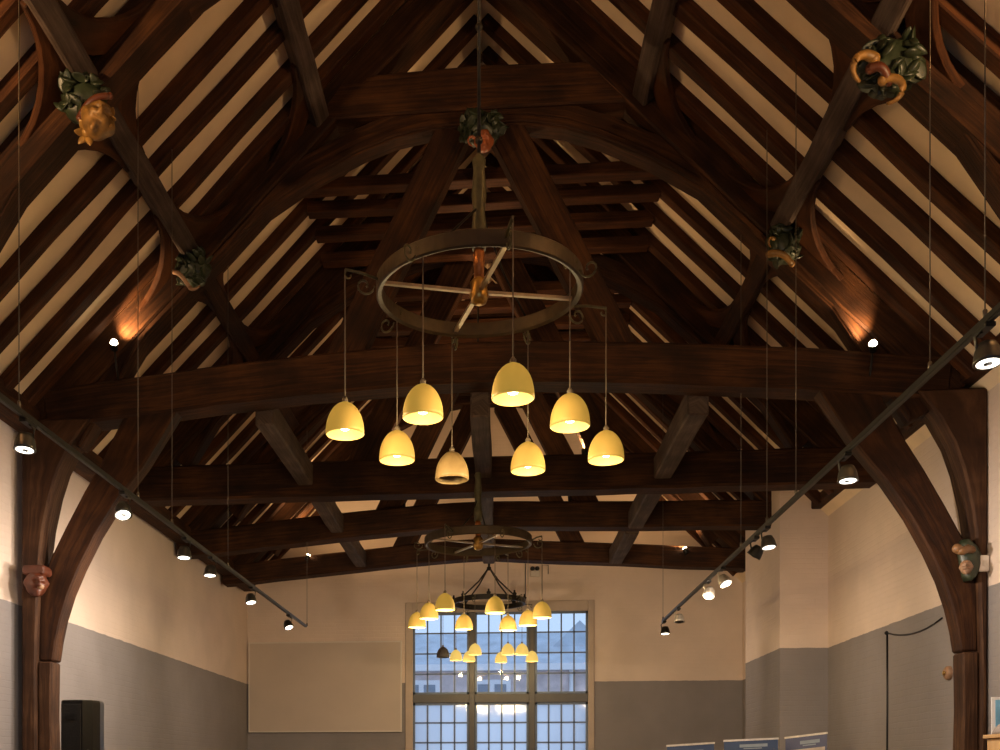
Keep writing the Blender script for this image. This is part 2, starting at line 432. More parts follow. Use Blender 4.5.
for i, Y in enumerate(T):
    t = empty('roof_truss', (XC, Y, Z(4.5)), TLAB[i], 'roof truss', 'arched roof trusses across the hall')
    truss.append(t)
    for sg in (-1, 1):
        X = lambda r: XC + sg*r
        XT = lambda r: -0.14 + sg*r
        ro = 5.67 if sg < 0 else 5.56
        # principal rafter
        m = MB(); pts = [roof(sg, r, Y, 0.20) for r in (0.12, 1.2, 2.4, 3.6, 4.8, 5.52)]
        m.beam(pts, 0.36, 0.36, jit=0.012, step=0.5); m.build('principal_rafter', OAK, t, 0.02)
        # arch brace
        low = [(q[0], q[1] + (0.15 if i == 0 else 0)) for q in LOWER[:(-1 if i == 1 else None)] if (i < 2 or q[1] > tie_h(i, 4.2*sg)+0.15)]
        up = []
        for r, h in low:
            dep = 0.30 if r < 1.8 else min(0.5, 0.30 + 0.12*(r-1.8))
            if r > 4.6: up.append((r+0.42, h+0.22))
            else: up.append((r + (0.05 if r < 2 else dep*0.7), min(h + (dep if r < 2 else dep*0.7), P(r)-0.25)))
        m = MB()
        m.band([(X(r), Z(h)) for r, h in low], [(X(r), Z(h)) for r, h in up], Y-0.13, Y+0.13)
        m.band([(X(r), Z(h+0.02)) for r, h in low], [(X(r), Z(h+0.11)) for r, h in low], Y-0.16, Y+0.16)   # moulded lower edge
        m.build('arch_brace', OAK, t, 0.012)
        if i >= 1:
            m = MB()
            zt = tie_h(i, 1.5*sg) + TIE_D[i]/2
            m.beam([(X(0.30), Y, Z(7.62)), (X(0.30 + (7.62-zt+0.16)*0.50), Y, Z(zt-0.16))], 0.24, 0.40, jit=0.012, step=0.6)
            m.build('raking_strut', OAK, t, 0.015)
        if i <= 1:
            m = MB()
            m.loft([[(XT(5.49-q), Y-0.25, z), (XT(ro), Y-0.25, z), (XT(ro), Y+0.15, z), (XT(5.49-q), Y+0.15, z)]
                    for z, q in [(0, 0), (1.5, 0.012), (Z(1.2), 0), (Z(1.8), 0.015), (Z(2.3), 0.03), (Z(2.7), 0.06), (Z(3.0), 0.10), (Z(3.4), 0.19), (Z(3.7), 0.29), (Z(4.0), 0.45), (Z(4.30), 0.68)]])
            m.build('wall_post', POSTOAK, t, 0.025)
            m = MB(); m.loft([[(XT(5.31+q), Y-0.2, z), (XT(5.485), Y-0.2, z), (XT(5.485), Y+0.08, z), (XT(5.31+q), Y+0.08, z)]
                              for z, q in [(0, 0), (0.8, 0.015), (1.6, -0.01), (2.3, 0.01), (Z(1.35), 0)]])
            m.build('inner_post', POSTOAK, t, 0.02)
        if i == 1:
            inner = [(5.235, 1.36), (5.20, 1.60), (5.14, 1.87), (5.04, 2.18), (4.90, 2.50), (4.69, 2.90), (4.43, 3.30), (4.10, 3.72), (3.67, tie_h(1, 3.67*sg)-0.22)]
            outer = [(5.43, 1.36), (5.43, 1.7), (5.42, 2.1), (5.37, 2.4), (5.27, 2.65), (5.09, 3.0), (4.86, 3.42), (4.66, 3.75), (4.36, tie_h(1, 4.36*sg)-0.2)]
            m = MB(); m.band([(XT(r+0.075), Z(h)) for r, h in inner], [(XT(r+0.055), Z(h)) for r, h in outer], Y-0.16, Y+0.10)
            m.build('knee_brace', OAK, t, 0.02)
    # collar
    m = MB()
    m.band([(XC+r, Z(7.78+0.02*math.cos(r))) for r in (-1.95, -1, 0, 1, 1.95)], [(XC+r, Z(8.31-0.03*abs(r))) for r in (-1.58, -0.9, 0, 0.9, 1.58)], Y-0.18, Y+0.18)
    m.build('collar_beam', OAK, t, 0.02)
    if i >= 1:
        m = MB(); rr = 5.62 if i > 1 else 5.3
        m.beam([(XC + rr*k/10, Y, Z(tie_h(i, rr*k/10))) for k in range(-10, 11)], 0.40, TIE_D[i], jit=0.01)
        m.build('tie_beam', OAK, t, 0.03)

# wall plates
for sg in (-1, 1):
    m = MB(); m.beam([(XC+sg*(5.49 if sg < 0 else 5.54), y, Z(4.30 if sg < 0 else 4.52)) for y in [4+2*k for k in range(11)]], 0.28, 0.30, up=(1, 0, 0), jit=0.012)
    tag(m.build('wall_plate', OAK, None, 0.02), 'long dark timber plate along the top of the %s wall' % SIDE[sg], 'beam', 'wall plates under the rafters')

# purlins with their wind braces, bay by bay
PUR = {'lower': 3.60, 'upper': 2.05}
bays = [(6.36, T[0], None, 0), (T[0], T[1], 0, 1), (T[1], T[2], 1, 2), (T[2], T[3], 2, 3)]
def wind_brace(sg, rp, Yt, dy, dq, name_parent):
    """curved brace in the roof plane from the principal at Yt to the purlin at rp"""
    m = MB(); rings = []
    for k in range(9):
        a = k/8*PI/2
        yy = 0.14 + 1.05*(1-math.cos(a)); qq = 0.10 + 0.82*(1-math.sin(a))
        w = 0.24 + 0.04*math.sin(2*a)
        ox, oq = -math.cos(a)*0+w*math.cos(PI/2-a)*0, 0
        # normal of the arc in (y, q)
        ny, nq = math.cos(a), math.sin(a)
        c1 = (yy - ny*w*0.9, qq - nq*w*0.9); c2 = (yy + ny*w*0.15, qq + nq*w*0.15)
        ring = []
        for (cy, cq), n in ((c1, 0.128), (c2, 0.128), (c2, 0.20), (c1, 0.20)):
            ring.append(roof(sg, rp + dq*max(cq, 0.02)/NRM*1.0, Yt + dy*max(cy, 0.10), n))
        rings.append(ring)
    m.loft(rings); return m.build('wind_brace', RAFT, name_parent, 0.01)
for (ya, yb, ia, ib) in bays:
    for sg in (-1, 1):
        for lv in ('lower', 'upper'):
            if lv == 'upper' and ib >= 2: continue
            rp = PUR[lv]
            where = ('before ' + TN[0]) if ia is None else ('between the %s and %s trusses' % (('nearest', 'front', 'second')[ia], ('front', 'second', 'third')[ib-1]))
            m = MB()
            m.beam([roof(sg, rp, y, 0.17) for y in (ya+0.15, (ya+yb)/2, yb-0.15)], 0.215, 0.22, up=(sg*SL, 0, 1) if False else (sg*1, 0, -SL), jit=0.010, step=0.5)
            p = m.build('purlin', OAK if ib > 1 else LITOAK, None, 0.02)  # nearer purlins take the paler oak so that they look lit
            tag(p, '%s purlin of the %s roof slope %s' % (lv, SIDE[sg], where), 'purlin', 'purlins with curved wind braces')
            for (yt, dy) in ((ya, 1), (yb, -1)):
                if ia is None and dy > 0: continue
                for dq in (-1, 1):
                    if lv == 'upper' and dq < 0: continue
                    wind_brace(sg, rp, yt, dy, dq, p)

# common rafters and their collars
rb = [(6.36, T[0], 'before ' + TN[0], 0)] + [(T[k], T[k+1], 'behind ' + TN[k], k+1) for k in range(4)] + [(T[4], YB, 'behind ' + TN[4], 5)]
for (ya, yb, where, ib) in rb:
    n = 4 if ib < 5 else 3
    offs = {0: (0.64, 1.27, 1.91, 2.5), 1: (1.07, 1.66, 2.30, 2.88), 2: (0.73, 1.37, 2.02, 2.69), 3: (0.70, 1.36, 2.0, 2.66), 4: (0.68, 1.33, 1.98, 2.63), 5: (0.6, 1.3, 2.0)}[ib]
    for k in range(1, n+1):
        Y = ya + offs[k-1]
        for sg in (-1, 1):
            m = MB(); w = R.uniform(0.155, 0.18)
            m.beam([roof(sg, r, Y + R.uniform(-0.02, 0.02), 0.065) for r in (0.09, 1.1, 2.2, 3.3, 4.4, 5.5)], w, 0.14, jit=0.012, step=0.55)
            tag(m.build('common_rafter', RAFT, None, 0.012), '%s common rafter of the %s roof slope %s' % (ORD[k-1], SIDE[sg], where), 'rafter', 'common rafters between the trusses')
        if ib in (2, 3):
            m = MB(); hc = 7.50 + R.uniform(-0.03, 0.03); r = (RH-hc)/SL - 0.16
            m.beam([(XC + r*q, Y + R.uniform(-0.02, 0.02), Z(hc)) for q in (-1, -0.5, 0, 0.5, 1)], 0.20, 0.15, jit=0.01)
            tag(m.build('collar_tie', RAFT, None, 0.012), '%s short collar joining two rafters %s' % (ORD[k-1], where), 'beam', 'short collars between common rafters')

# runner beams along the hall under the tie beams
for ib in (1, 2, 3):
    for X, w, lab, hb in ((-2.90, 0.23, 'left', 4.28), (2.34, 0.25, 'right', 4.24), (-0.24, 0.24, 'central', 4.30)):
        m = MB()
        ya, yb = T[ib]+0.20, T[ib+1]-0.20
        m.beam([(X, ya, Z(hb+0.16)), (X, (ya+yb)/2, Z(hb+0.15)), (X, yb, Z(hb+0.16))], w, 0.32, up=(1, 0, 0), jit=0.01, step=0.6)
        tag(m.build('runner_beam', LITOAK, None, 0.02), '%s grey-lit runner beam from %s back to the next' % (lab, TN[ib]), 'beam', 'runner beams along the hall at tie-beam height')  # grey of daylight on the runners is put into the oak colour

# ------------------------------------------------------------------ carved bosses and heads
def carved_head(d, s):           # local: x right, -y front, z up
    f = max(0.0, min(1.0, -d.y*2.2))
    g = lambda x, z, w, h=None: f*math.exp(-((d.x-x)**2/w+(d.z-z)**2/(h or w)))
    r = 0.46
    r += 0.34*g(0, -0.06, 0.012, 0.05) + 0.13*g(0.24, 0.30, 0.05, 0.012) + 0.13*g(-0.24, 0.30, 0.05, 0.012)
    r -= 0.17*g(0.26, 0.10, 0.025, 0.012) + 0.17*g(-0.26, 0.10, 0.025, 0.012)
    r += 0.06*g(0.27, 0.09, 0.006) + 0.06*g(-0.27, 0.09, 0.006)
    r += 0.12*g(0.36, -0.18, 0.04) + 0.12*g(-0.36, -0.18, 0.04)
    r -= 0.18*g(0, -0.44, 0.05, 0.006)
    r += 0.10*g(0, -0.34, 0.05, 0.006) + 0.10*g(0, -0.54, 0.035, 0.006) + 0.15*g(0, -0.78, 0.05, 0.02)
    r += 0.08*max(0, 1-abs(d.z)*3)*math.exp(-(abs(d.x)-0.98)**2/0.01)      # ears
    return Vector((d.x*r*0.86*s, d.y*r*0.9*s, d.z*r*1.1*s))
def head_mesh(c, s, rot=None):
    m = MB(); M = rot or Matrix.Identity(3)
    m.sphere((0, 0, 0), 1, lambda d: M @ carved_head(d, s), 40, 30)
    m.v = [tuple(Vector(v)+Vector(c)) for v in m.v]
    return m
def leaf(m, c, d, L, W, rr):     # a cupped pointed leaf that springs from c towards d
    d = Vector(d).normalized(); a = d.orthogonal().normalized()
    a = Matrix.Rotation(rr.uniform(0, 6.3), 3, d) @ a; b = d.cross(a)
    rings = []
    for k in range(7):
        u = k/6; w = W*math.sin(PI*(0.12+0.86*u))**0.8
        ctr = Vector(c) + d*L*u + b*L*0.35*u*u
        rings.append([ctr + a*w*math.cos(q)*1.0 + b*(w*0.32*math.sin(q) + 0.35*w*abs(math.cos(q))) for q in [2*PI*j/8 for j in range(8)]])
    m.loft(rings, smooth=True)
def boss(px, Y, s, label, seed, squash, parts):
    """leafy carved boss: lobed core, curled leaves all round, then the painted pieces"""
    rr = random.Random(seed)
    c = at_y(px[0], px[1], Y)
    o = empty('carved_boss', c, label, 'carving', 'painted bosses at the timber joints')
    m = MB(); sx, sz = squash
    def lump(d): 
        k = s*0.36*(1 + 0.13*math.sin(7*d.x+seed)*math.sin(6*d.z+2) + 0.06*math.sin(13*d.y+seed))
        return Vector((d.x*k*sx, d.y*k*0.8, d.z*k*sz))
    m.sphere(c + Vector((0, 0.04, 0)), 1, lump, 20, 14)
    for k in range(46):
        d = Vector((rr.uniform(-1, 1), rr.uniform(-1, 0.15), rr.uniform(-1, 1))).normalized()
        st = c + Vector((d.x*sx, d.y*0.8, d.z*sz))*s*0.30
        t = d.cross(Vector((rr.uniform(-1, 1), rr.uniform(-1, 1), rr.uniform(-1, 1)))).normalized()
        leaf(m, st - t*s*0.10, t + d*0.55, s*rr.uniform(0.19, 0.27), s*rr.uniform(0.065, 0.10), rr)
    m.build('foliage', GREENP, o)
    for kind, px2, size, mat, rot, name in parts:
        p = at_y(px2[0], px2[1], Y-0.8*s*0.34)
        if kind == 'head':
            q = Matrix.Rotation(rot[1], 3, 'Y') @ Matrix.Rotation(rot[0], 3, 'Z') @ Matrix.Rotation(-0.35, 3, 'X')
            head_mesh(p, size, q).build(name, mat, o)
        elif kind == 'curl':                          # tapering hooked scroll
            m = MB(); pts = []
            for k in range(14):
                u = k/13; a = rot[0] + u*rot[1]
                pts.append(p + Vector((size*(1-0.35*u)*math.cos(a), -0.05*math.sin(PI*u), size*(1-0.35*u)*math.sin(a))))
            m.tube(pts, size*0.34, 10, size*0.10); m.sphere(pts[0], size*0.36, None, 10, 8)
            m.build(name, mat, o)
        elif kind == 'strip':                         # curved band from px2 along rot, in the plane of the joint
            p2 = at_y(rot[0], rot[1], Y-0.8*s*0.34); m = MB()
            m.tube([p.lerp(p2, k/8) + Vector((0, -0.05*math.sin(PI*k/8), 0.03*math.sin(PI*k/8))) for k in range(9)], size, 10, size*0.8)
            m.sphere(p, size*1.02, None, 10, 8); m.sphere(p2, size*0.85, None, 10, 8); m.build(name, mat, o)
        else:
            m = MB()
            for k in range(6):
                a = 2*PI*k/6 + seed; leaf(m, p, Vector((math.cos(a), -0.6, math.sin(a))), size, size*0.3, rr)
            m.sphere(p + Vector((0, -0.03, 0)), size*0.36, None, 10, 8)
            m.build(name, mat, o)
boss((83, 98), T[0]-0.28, 0.54, 'carved boss with gilded red-browed head below green leaves, upper left corner', 3, (1, 1), [
    ('head', (98, 121), 0.34, OCHRE, (0.45, 0.5), 'face'), ('strip', (80, 118), 0.034, REDP, (110, 96), 'brow_band'),
    ('flower', (88, 134), 0.12, GOLDP, (0, 0), 'beard_leaves'), ('flower', (110, 118), 0.10, GOLDP, (0, 0), 'side_leaves')])
boss((889, 66), T[0]-0.28, 0.60, 'carved boss with golden jaws gripping the purlin, upper right corner', 5, (1.08, 1), [
    ('curl', (864, 72), 0.13, OCHRE, (0.9, 3.4), 'jaw'), ('curl', (888, 94), 0.12, OCHRE, (1.9, -3.6), 'jaw'),
    ('strip', (870, 69), 0.040, REDP, (889, 82), 'tongue')])
boss((192, 267), T[1]-0.28, 0.56, 'dark green leafy boss with pale pink mouth, front truss left', 8, (1, 1), [
    ('strip', (174, 272), 0.030, PALEP, (190, 288), 'lip'), ('curl', (196, 286), 0.07, PALEP, (3.4, 3.0), 'chin_curl')])
boss((784, 244), T[1]-0.28, 0.54, 'green leafy boss with gold lower edge, front truss right', 11, (0.95, 1.05), [
    ('strip', (769, 254), 0.040, OCHRE, (792, 264), 'lip'), ('curl', (772, 244), 0.06, OCHRE, (1.2, 3.2), 'gold_curl')])
boss((482, 128), T[1]-0.28, 0.56, 'green leafy boss with orange face, at the middle of the front collar', 14, (1.15, 0.85), [
    ('head', (484, 142), 0.25, FLESH, (0.1, 0.0), 'face'), ('curl', (472, 143), 0.055, FLESH, (0.4, 4.4), 'ear_curl')])
# corbel heads on the wall posts
c = at_y(37, 581, T[1]-0.30)
o = empty('corbel_head', c, 'red-brown carved wooden head on the left wall post', 'carving')
head_mesh(c + Vector((0, -0.02, -0.03)), 0.33, Matrix.Rotation(0.6, 3, 'Z')).build('face', REDP, o)
m = MB(); m.loft([[c + Vector((x*w, y*w+0.02, z)) for x, y in ((-0.13, -0.13), (0.13, -0.13), (0.13, 0.10), (-0.13, 0.10))] for z, w in ((0.06, 1.0), (0.10, 1.08), (0.165, 1.05), (0.175, 0.9))]); m.build('cap', REDP, o, 0.02)
m = MB(); m.sphere(c + Vector((0.09, -0.10, -0.08)), 0.045); m.build('chin_highlight', PALEP, o)  # pale ball stands in for the highlight on the chin
c = at_y(967, 559, T[1]-0.30)
o = empty('carved_figure', c, 'green painted carved figure with bent arm on the right wall post', 'carving')
m = MB()
m.loft([[c + Vector((x + w*math.cos(a), 0.06 + 0.08*math.sin(a), z)) for a in [2*PI*j/12 for j in range(12)]] for x, w, z in
        ((0.03, 0.03, -0.24), (0.05, 0.08, -0.18), (0.06, 0.12, -0.05), (0.05, 0.13, 0.06), (0.03, 0.10, 0.15), (0.0, 0.05, 0.22))], smooth=True)
m.build('hood', GREENP, o)
head_mesh(c + Vector((-0.03, -0.05, -0.10)), 0.16, Matrix.Rotation(-0.4, 3, 'Z')).build('face', PALEP, o)
m = MB(); m.tube([c + Vector(p) for p in ((0.05, 0, 0.10), (-0.02, -0.06, 0.10), (-0.09, -0.10, 0.07), (-0.13, -0.09, 0.09))], 0.045, 10, 0.05)
m.sphere(c + Vector((-0.14, -0.09, 0.10)), 0.055); m.build('arm', plain('brown_paint', (0.20, 0.10, 0.04), 0.45), o)

# ------------------------------------------------------------------ chandeliers
def scroll_arm(c, ang, r0, r1, z, mat, parent):
    u = Vector((math.cos(ang), math.sin(ang), 0)); k = Vector((0, 0, 1))
    m = MB()
    m.tube([c + u*r0 + k*z, c + u*(r0+r1)/2 + k*(z+0.035), c + u*r1 + k*(z+0.05)], 0.011, 8)
    pts = []
    for j in range(15):
        a = j/14*2.2*PI; q = 0.075*(1-j/18)
        pts.append(c + u*(r0+0.10+q*math.cos(a+PI)) + k*(z-0.055+q*math.sin(a+PI)))
    m.tube(pts, 0.008, 6)
    pts = []
    for j in range(11):
        a = j/10*1.6*PI; q = 0.04*(1-j/14)
        pts.append(c + u*(r1-0.03+q*math.sin(a)) + k*(z+0.01+q*math.cos(a)))
    m.tube(pts, 0.007, 6)
    return m.build('scroll_arm', mat, parent)
def pendant(pos, ztop, label, group, shade, inside, lit, wmul=1.0, seg=28):
    """bell shade hanging on a cord; pos is the middle of the shade"""
    o = empty('pendant_lamp', pos, label, 'pendant lamp', group)
    Hh, Rb = 0.236*wmul, 0.142*wmul
    pos = pos + Vector((0, 0, 0.022))
    prof = []
    for k in range(13):
        u = k/12                                   # 0 top, 1 rim
        prof.append((Rb*max(0.12, (1-(1-u)**2.25)**0.54), Hh*(0.5-u)))
    m = MB(); m.lathe([(0.012, Hh*0.5+0.004)] + prof + [(Rb*0.955, -Hh*0.5)], pos, seg, cap=False); m.build('shade', shade, o)
    m = MB(); m.lathe([(r*0.95, z-0.006) for r, z in prof] , pos, seg, cap=False); s_in = m.build('shade_lining', inside, o)
    m = MB(); m.lathe([(0.02, Hh*0.5-0.01), (0.022, Hh*0.5+0.02), (0.008, Hh*0.5+0.04)], pos, 12); m.build('cord_grip', CORD, o)
    m = MB(); m.tube([pos + Vector((0, 0, Hh*0.5+0.03)), Vector((pos.x, pos.y, ztop))], 0.0055, 6); m.build('cord', CORD, o)
    m = MB(); m.sphere(pos + Vector((0, 0, -Hh*0.20)), 0.047*wmul, None, 14, 10); m.build('bulb', WARM if lit else SH_OFF, o)
    if lit:
        l = bpy.data.lights.new('pendant_light', 'POINT'); l.energy = lit; l.color = (1, 0.72, 0.34); l.shadow_soft_size = 0.05
        lo = bpy.data.objects.new('pendant_light', l); COL.objects.link(lo); lo.parent = o
        lo.location = (0, 0, -Hh*0.5-0.06)
    return o
# front chandelier
C1 = at_y(479, 292, 8.0); C1.z = Z(3.58)
def wheel(C, name, label, poletop, rodtop, spin):
    o = empty(name, C, label, 'chandelier')
    m = MB(); rg, n = 0.76, 64
    m.loft([[C + Vector((math.cos(a)*r, math.sin(a)*r, z)) for r, z in ((rg-0.03, 0), (rg, -0.012), (rg+0.012, 0.0), (rg+0.012, 0.10), (rg, 0.112), (rg-0.03, 0.10))]
            for a in [2*PI*k/n for k in range(n+1)]], cap=False)
    m.build('rim', BRONZE, o)
    m = MB(); m.lathe([(0.02, -0.075), (0.055, -0.06), (0.075, -0.01), (0.06, 0.05), (0.07, 0.09), (0.035, 0.13)], C, 20); m.build('hub', BRASS, o)
    for k in range(4):
        a = spin + k*PI/2; u = Vector((math.cos(a), math.sin(a), 0))
        m = MB(); m.beam([C + u*0.06 + Vector((0, 0, 0.02)), C + u*0.735 + Vector((0, 0, 0.03))], 0.022, 0.034, up=(0, 0, 1)); m.build('spoke', SPOKE, o)
    m = MB(); m.lathe([(0.036, 0.10), (0.043, 0.30), (0.034, 0.36)], C, 16); m.build('copper_sleeve', COPPER, o)
    m = MB(); m.lathe([(0.052, 0.34), (0.060, 0.45), (0.044, 0.62), (0.056, 0.75), (0.042, poletop-0.12), (0.052, poletop-0.05), (0.016, poletop)], C, 16); m.build('pole', VERD, o)
    m = MB(); m.tube([C + Vector((0, 0, poletop-0.01)), C + Vector((0, 0, rodtop))], 0.013, 8)
    for z in (poletop+0.1, poletop+0.95, rodtop-0.2): m.sphere(C + Vector((0, 0, z)), 0.03, None, 10, 6)
    m.build('hanging_rod', IRON, o)
    for k in range(2):                              # stays from the pole to the rim
        a = spin + PI/4 + k*PI
        m = MB(); m.tube([C + Vector((0.05*math.cos(a), 0.05*math.sin(a), 0.62)), C + Vector((0.4*math.cos(a), 0.4*math.sin(a), 0.3)), C + Vector((0.75*math.cos(a), 0.75*math.sin(a), 0.10))], 0.009, 6)
        m.build('stay', IRON, o)
    return o
ch1 = wheel(C1, 'wheel_chandelier', 'large bronzed wheel chandelier nearest the viewer', 1.06, RH-3.62, 0.28)
HB = 2.57
P1 = [((345, 421), 'leftmost', 'outermost on the left under the front wheel chandelier'), ((423, 404), '', 'upper left of the centre under the front wheel chandelier'),
      ((513, 384), '', 'largest and highest in the photo, under the front wheel chandelier'), ((570, 413), '', 'upper right, below the right rim of the front wheel chandelier'),
      ((606, 448), '', 'outermost on the right under the front wheel chandelier'), ((528, 459), '', 'low and right of the centre under the front wheel chandelier'),
      ((452, 468), '', 'pale unlit one, lowest under the front wheel chandelier'), ((397, 448), '', 'low left, next to the outermost left lamp under the front wheel')]
def hang(pts, C, h, zr, parent, group, mats, energy, wm, dark=(), seg=28):
    for k, (px, lab) in enumerate(pts):
        p = at_h(px[0], px[1], h)
        d = Vector((p.x-C.x, p.y-C.y, 0)); a = math.atan2(d.y, d.x)
        if parent is not None: scroll_arm(C, a, 0.77, d.length, zr, VERD, parent)
        if k in dark: pendant(p, C.z+zr+0.05, lab, group, mats[2], mats[2], 0, wm, seg)
        else: pendant(p, C.z+zr+0.05, lab, group, mats[0], mats[1], energy, wm, seg)
hang([(p, ('glowing yellow bell pendant, ' if k != 6 else 'bell pendant, ') + l) for k, (p, _, l) in enumerate(P1)], C1, HB, 0.05, ch1,
     'bell pendants of the front chandelier', (SH_LIT, SH_IN, SH_OFF), 38, 1.0, (6,))
# second chandelier
C2 = at_y(478, 547, 15.35); C2.z = Z(3.27)
ch2 = wheel(C2, 'wheel_chandelier', 'second bronzed wheel chandelier, small, in front of the rear tie beams', 1.06, RH-3.30, 0.5)
P2 = [((417, 621), 'leftmost of the middle cluster, half behind its neighbour'), ((429, 612), 'second from left in the middle cluster'), ((445, 603), 'third from left in the middle cluster, highest on that side'),
      ((464, 623), 'fourth from left in the middle cluster, before the left mullion'), ((495, 606), 'middle cluster, overlapping the black iron ring'), ((508, 624), 'low in the middle cluster, right of the black ring centre'),
      ((528, 619), 'second from right in the middle cluster'), ((542, 611), 'rightmost of the middle cluster')]
hang([(p, 'small glowing bell pendant, ' + l) for p, l in P2], C2, 2.30, 0.05, ch2, 'bell pendants of the second chandelier', (SH_LIT, SH_PALE, SH_OFF), 38, 0.96, (), 20)
# third chandelier: black iron ring on rods and chain
C3 = at_y(489, 601, 23.0); C3.z = Z(3.66)
ch3 = empty('iron_ring_chandelier', C3, 'black iron ring chandelier on a chain in front of the end window', 'chandelier')
m = MB(); rg = 0.76
m.loft([[C3 + Vector((math.cos(a)*r, math.sin(a)*r, z)) for r, z in ((rg-0.02, -0.055), (rg+0.02, -0.055), (rg+0.02, 0.055), (rg-0.02, 0.055))] for a in [2*PI*k/48 for k in range(49)]], cap=False)
for k in range(8):
    a = 2*PI*k/8; m.lathe([(0.035, 0.05), (0.05, 0.09), (0.02, 0.12), (0.02, 0.16)], C3 + Vector((math.cos(a)*rg, math.sin(a)*rg, 0)), 8)
m.build('rim', IRON, ch3)
for k in range(4):
    a = PI/4 + k*PI/2; m = MB(); m.tube([C3 + Vector((rg*math.cos(a), rg*math.sin(a), 0.05)), C3 + Vector((0.30*math.cos(a), 0.30*math.sin(a), 0.42)), C3 + Vector((0.03*math.cos(a), 0.03*math.sin(a), 0.72))], 0.016, 6)
    m.build('hanger_rod', IRON, ch3)
m = MB(); m.sphere(C3 + Vector((0, 0, 0.73)), 0.05, None, 10, 8)
z = 0.76
while z < RH-3.66:
    m.lathe([(0.012, 0), (0.028, 0.03), (0.028, 0.07), (0.012, 0.10)], C3 + Vector((0, 0, z)), 6); z += 0.10
m.build('chain', IRON, ch3)
P3 = [((443, 653), 'dark unlit bell pendant at the left of the far cluster before the window'), ((456, 656), 'tiny glowing bell pendant right beside the dark unlit one'),
      ((469, 657), 'tiny glowing bell pendant, third from left in the far cluster'), ((475, 650), 'tiny glowing bell pendant before the left mullion, fourth in the far cluster'),
      ((501, 658), 'tiny glowing bell pendant, lowest in the right half of the far cluster'), ((508, 650), 'tiny glowing bell pendant, upper one right of the window centre'),
      ((522, 650), 'tiny glowing bell pendant, second from right in the far cluster'), ((532, 657), 'tiny glowing bell pendant, rightmost of the far cluster')]
hang([(p, l) for p, l in P3], C3, 2.55, 0.0, ch3, 'bell pendants of the third chandelier', (SH_PALE, SH_PALE, SH_DARK), 9, 0.98, (0,), 18)

# ------------------------------------------------------------------ track lighting
def track(X, h, y1, sg, wires, heads, side):
    o = empty('track_rail', (X, 10, Z(h)), 'black lighting track hung along the %s side of the hall' % side, 'lighting track', 'lighting tracks')
    m = MB(); m.box((X-0.022, 4.0, Z(h)-0.018), (X+0.022, y1, Z(h)+0.018)); m.build('rail', BLACK, o)
    m = MB(); m.box((X-0.012, 4.0, Z(h)-0.024), (X+0.012, y1-0.02, Z(h)-0.0185)); m.build('conductor_slot', GREYM, o)
    for wx in wires:
        Y = y_of_x(wx, X)
        m = MB(); m.tube([(X, Y, Z(h)+0.015), (X, Y, Z(P(X-XC))-0.18)], 0.004, 6)
        m.lathe([(0.014, 0), (0.014, 0.05), (0.005, 0.06)], (X, Y, Z(h)+0.018), 8); m.build('hanger_wire', STEEL, o)
    for k, (hx, kind, aim, lab, en, *lit_dir) in enumerate(heads):
        Y = y_of_x(hx, X)
        p = Vector((X, Y, Z(h)-0.022))
        t = empty('track_spotlight', p, lab, 'spotlight', 'spotlights on the %s track' % side)
        body = {'black': BLACK, 'grey': GREYM, 'silver': SILVER}[kind]
        m = MB(); m.box(p + Vector((-0.03, -0.09, -0.03)), p + Vector((0.03, 0.09, 0))); m.build('adapter', BLACK, t, 0.005)
        d = Vector(aim).normalized()
        c = p + Vector((sg*0.02, 0, -0.15))
        m = MB(); m.tube([p + Vector((0, 0, -0.02)), p + Vector((-sg*0.05, 0, -0.06)), c + Vector((-sg*0.06, 0, 0.02)), c], 0.010, 6); m.build('yoke', body, t)
        m = MB(); m.lathe([(0.03, -0.06), (0.05, -0.055), (0.070, -0.01), (0.080, 0.05), (0.083, 0.066), (0.062, 0.066)], c, 20, d); m.build('lamp_body', body, t)
        m = MB(); m.lathe([(0.064, 0.060), (0.064, 0.0675), (0.026, 0.070)], c, 20, d, cap=False); m.build('lamp_face', LED if en else GREYM, t)
        m = MB(); m.lathe([(0.025, 0.05), (0.025, 0.072), (0.015, 0.074)], c, 12, d); m.build('lamp_cap', BLACK, t)
        if en:
            l = bpy.data.lights.new('track_beam', 'SPOT'); l.energy = en; l.color = (1, 0.76, 0.54) if lit_dir else (1, 0.84, 0.69); l.spot_size = 2.7; l.spot_blend = 0.9; l.shadow_soft_size = 0.06
            lo = bpy.data.objects.new('track_beam', l); COL.objects.link(lo); lo.parent = t
            lo.location = c + d*0.10 - p
            lo.rotation_euler = Vector(lit_dir[0] if lit_dir else (sg*0.9, 0.15, -0.25)).to_track_quat('-Z', 'Y').to_euler()
A = (-0.25, -0.30, -1)
EN = 255
track(-3.46, 2.607, 18.75, -1, (19, 138, 172, 228, 307), [
    (28, 'grey', (-0.02, -0.12, -1), 'lit spotlight nearest the viewer on the left track', EN*0.35), (125, 'grey', (0.25, -0.45, -1), 'second lit spotlight along the left track', EN),
    (186, 'grey', (0, -0.1, -1), 'third lit spotlight along the left track', EN), (212, 'grey', (0, -0.1, -1), 'fourth lit spotlight along the left track', EN),
    (252, 'grey', (0.2, -0.2, -1), 'fifth lit spotlight along the left track', EN*1.2), (289, 'black', (0.4, -0.3, -1), 'black tilted spotlight at the far end of the left track', EN*1.45, (0.1, 1, -0.12))], 'left')
